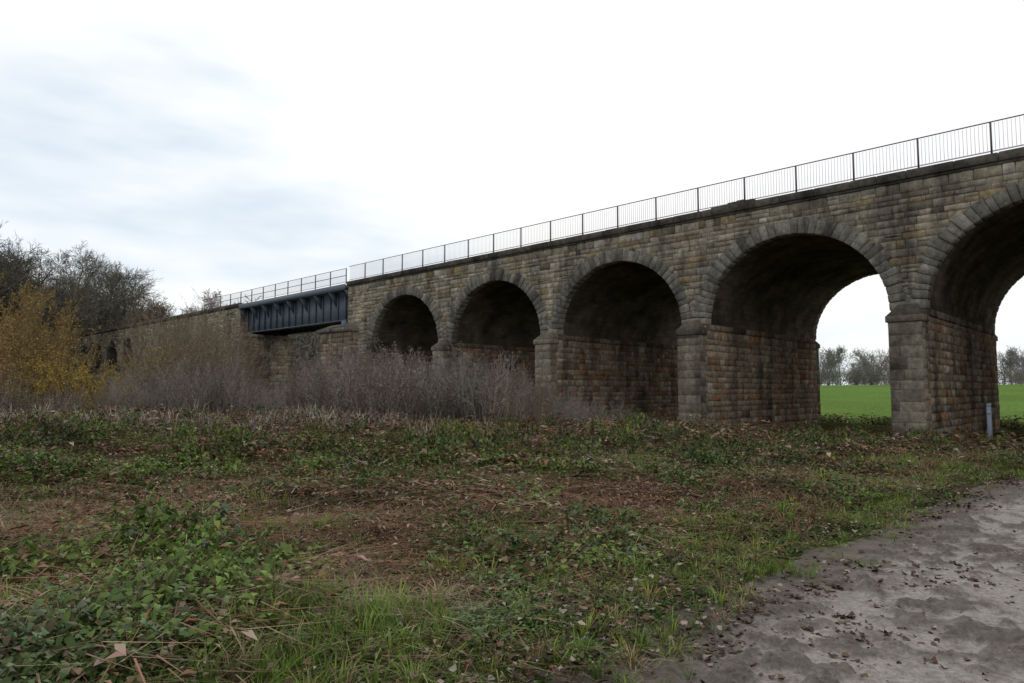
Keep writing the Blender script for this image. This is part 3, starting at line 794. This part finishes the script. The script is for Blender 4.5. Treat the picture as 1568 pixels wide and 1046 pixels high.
# ------------------------------------------------------------------ world
wd = bpy.data.worlds.new('World'); scene.world = wd; wd.use_nodes = True; nt = wd.node_tree; nt.nodes.clear()
out = N(nt, 'ShaderNodeOutputWorld')
sky = N(nt, 'ShaderNodeTexSky', sky_type='NISHITA'); sky.sun_disc = False
SE, SA = math.radians(24), math.radians(-8)
sky.sun_elevation = SE; sky.sun_rotation = SA
b1 = N(nt, 'ShaderNodeBackground'); b1.inputs[1].default_value = .09; nt.links.new(sky.outputs[0], b1.inputs[0])
tc = N(nt, 'ShaderNodeTexCoord'); mp_ = N(nt, 'ShaderNodeMapping'); mp_.inputs['Scale'].default_value = (1, 1, 3.6); mp_.inputs['Location'].default_value = (.35, .1, .2)
nt.links.new(tc.outputs['Generated'], mp_.inputs['Vector'])
nz = noise(nt, 2.6, 4, .5, mp_.outputs[0])
sep = N(nt, 'ShaderNodeSeparateXYZ'); nt.links.new(tc.outputs['Generated'], sep.inputs[0])
def M(op, a, b=None, c=None, clamp=False):
    m = N(nt, 'ShaderNodeMath', operation=op); m.use_clamp = clamp
    for i, s in enumerate((a, b, c)):
        if s is None: continue
        if isinstance(s, (int, float)): m.inputs[i].default_value = s
        else: nt.links.new(s, m.inputs[i])
    return m.outputs[0]
zc = M('MULTIPLY', sep.outputs['Z'], 4.0, clamp=True)
val = M('ADD', nz.outputs['Fac'], M('MULTIPLY', M('MULTIPLY', sep.outputs['X'], zc), .30))
val = M('ADD', val, M('MULTIPLY', sep.outputs['Z'], .86))
cl = ramp(nt, val, [(.39, (.62, .73, .84)), (.50, (.79, .865, .935)), (.60, (.92, .96, .985)), (.71, (1.0, 1.0, 1.0))])
b2 = N(nt, 'ShaderNodeBackground'); b2.inputs[1].default_value = 1.06; nt.links.new(cl.outputs[0], b2.inputs[0])
mx = N(nt, 'ShaderNodeMixShader'); mx.inputs[0].default_value = .93
nt.links.new(b1.outputs[0], mx.inputs[1]); nt.links.new(b2.outputs[0], mx.inputs[2]); nt.links.new(mx.outputs[0], out.inputs[0])

sl = bpy.data.lights.new('sun', 'SUN'); sl.energy = .65; sl.angle = math.radians(20); sl.color = (1, .95, .88)
so = bpy.data.objects.new('sun', sl); scene.collection.objects.link(so)
sd = Vector((math.sin(SA)*math.cos(SE), math.cos(SA)*math.cos(SE), math.sin(SE)))
so.rotation_euler = (-sd).to_track_quat('-Z', 'Y').to_euler()

cam = bpy.data.cameras.new('camera'); cam.lens = 24; cam.sensor_width = 36; cam.clip_end = 4000; cam.clip_start = .05
co = bpy.data.objects.new('camera', cam); scene.collection.objects.link(co); co.location = (0, 0, EYE)
co.rotation_euler = (math.radians(90+4.05), 0, 0); scene.camera = co
